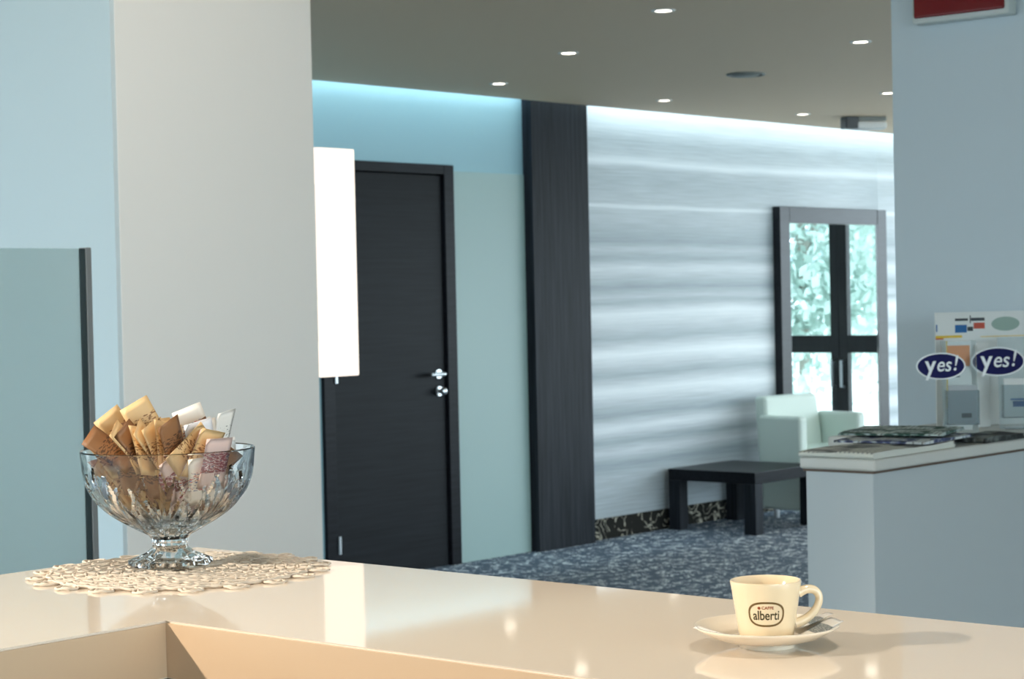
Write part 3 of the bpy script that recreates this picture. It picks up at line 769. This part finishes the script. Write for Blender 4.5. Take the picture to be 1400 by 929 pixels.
# local: x across, -y forward
W = .315
MB().box((-W+.05, -.17, .22), (W-.05, .22, .455), .03, 4).build('seat', 'leather', ac)
q = MB(); q.box((-W+.02, .17, .10), (W-.045, .27, .78), .028, 4)
for v in q.bm.verts: v.co.y += max(0, v.co.z-.40)*.12; v.co.x = -W+(v.co.x+W)*(1-.30*max(0, v.co.z-.42))
q.build('backrest', 'leather', ac)
for sx in (-1, 1):
    q = MB(); x0 = sx*W; x1 = sx*(W-.075)
    q.box((min(x0, x1), -.10, .06), (max(x0, x1), .26, .66), .024, 4)
    for v in q.bm.verts: v.co.z -= .05*max(0, -v.co.y-.05)*(1 if v.co.z > .5 else 0); v.co.x *= 1+.05*(v.co.z-.3)
    q.build('armrest', 'leather', ac)
for sx in (-1, 1):
    for sy in (-.12, .18):
        MB().lathe([(0, 0), (.018, 0), (.022, .09), (.022, .24), (0, .24)], 16, (sx*.24, sy, 0)).build('foot', 'steel', ac)

# ------------------------------------------------------------------ light
def lamp(name, typ, loc, energy, color, **k):
    l = bpy.data.lights.new(name, typ); l.energy = energy; l.color = color
    tgt = k.pop('target', None)
    for a, v in k.items(): setattr(l, a, v)
    o = bpy.data.objects.new(name, l); COL.objects.link(o); o.location = loc
    if tgt is not None: o.rotation_euler = (Vector(tgt)-Vector(loc)).to_track_quat('-Z', 'Y').to_euler()
    return o
WARM = (1.0, .74, .48)
# bar spotlight on the ceiling, to the left of the counter
lamp('bar_spotlight', 'SPOT', (-.9, 2.9, 2.35), 370, (1.0, .91, .79), spot_size=D2(58), spot_blend=.35, shadow_soft_size=.035, target=(1.45, 1.35, 1.1))
# unseen fill spots added above the bar to lift the counter top
for bx, by in ((1.35, 1.75), (1.45, .70), (.35, 1.65)):
    lamp('bar_fill_spot', 'SPOT', (bx, by, 2.53), 30, (1.0, .90, .79), spot_size=D2(80), spot_blend=.8, shadow_soft_size=.09)
lamp('column_fill_spot', 'SPOT', (2.85, 2.6, 2.52), 46, (1.0, .92, .84), spot_size=D2(84), spot_blend=.7, shadow_soft_size=.09, target=(3.66, 4.14, 1.45))  # added spot without a fitting, brightens the column front
# cool LED strip in the slot between ceiling and back wall
lamp('cove_led_strip', 'AREA', (8.0, 7.352, 2.80), 42, (.52, .80, 1.0), shape='RECTANGLE', size=12.0, size_y=.04)
# daylight through the entrance side and the lounge window
for x, y, _ in LP:
    lamp('downlight_lamp', 'SPOT', (x, y, 2.535), 4, (1.0, .88, .72), spot_size=D2(75), spot_blend=.6, shadow_soft_size=.03)
wd = bpy.data.worlds.new('world'); S.world = wd; wd.use_nodes = True
nt = wd.node_tree; bg = nt.nodes['Background']; bg.inputs[0].default_value = (.74, .90, 1.0, 1)
# sky with brightness added toward both ends and the camera side as fill
g = nt.nodes.new('ShaderNodeTexCoord'); sx = nt.nodes.new('ShaderNodeSeparateXYZ'); nt.links.new(g.outputs['Generated'], sx.inputs[0])
def mth(op, a, b_=None):
    n = nt.nodes.new('ShaderNodeMath'); n.operation = op
    for i, v in enumerate((a, b_)):
        if v is None: continue
        if isinstance(v, (int, float)): n.inputs[i].default_value = v
        else: nt.links.new(v, n.inputs[i])
    return n.outputs[0]
ax = mth('MULTIPLY', mth('ABSOLUTE', sx.outputs['X']), 2.0)
ny = mth('MULTIPLY', mth('MAXIMUM', mth('MULTIPLY', sx.outputs['Y'], -1.0), 0), 3.6)
nt.links.new(mth('ADD', mth('ADD', ax, ny), 2.3), bg.inputs[1])

S.view_settings.view_transform = 'Standard'; S.view_settings.look = 'None'
S.view_settings.exposure = .25; S.view_settings.gamma = 1; S.view_settings.use_curve_mapping = False
S.cycles.use_denoising = True
S.cycles.max_bounces = 14; S.cycles.transmission_bounces = 12; S.cycles.diffuse_bounces = 5; S.cycles.glossy_bounces = 6
S.cycles.sample_clamp_indirect = 6
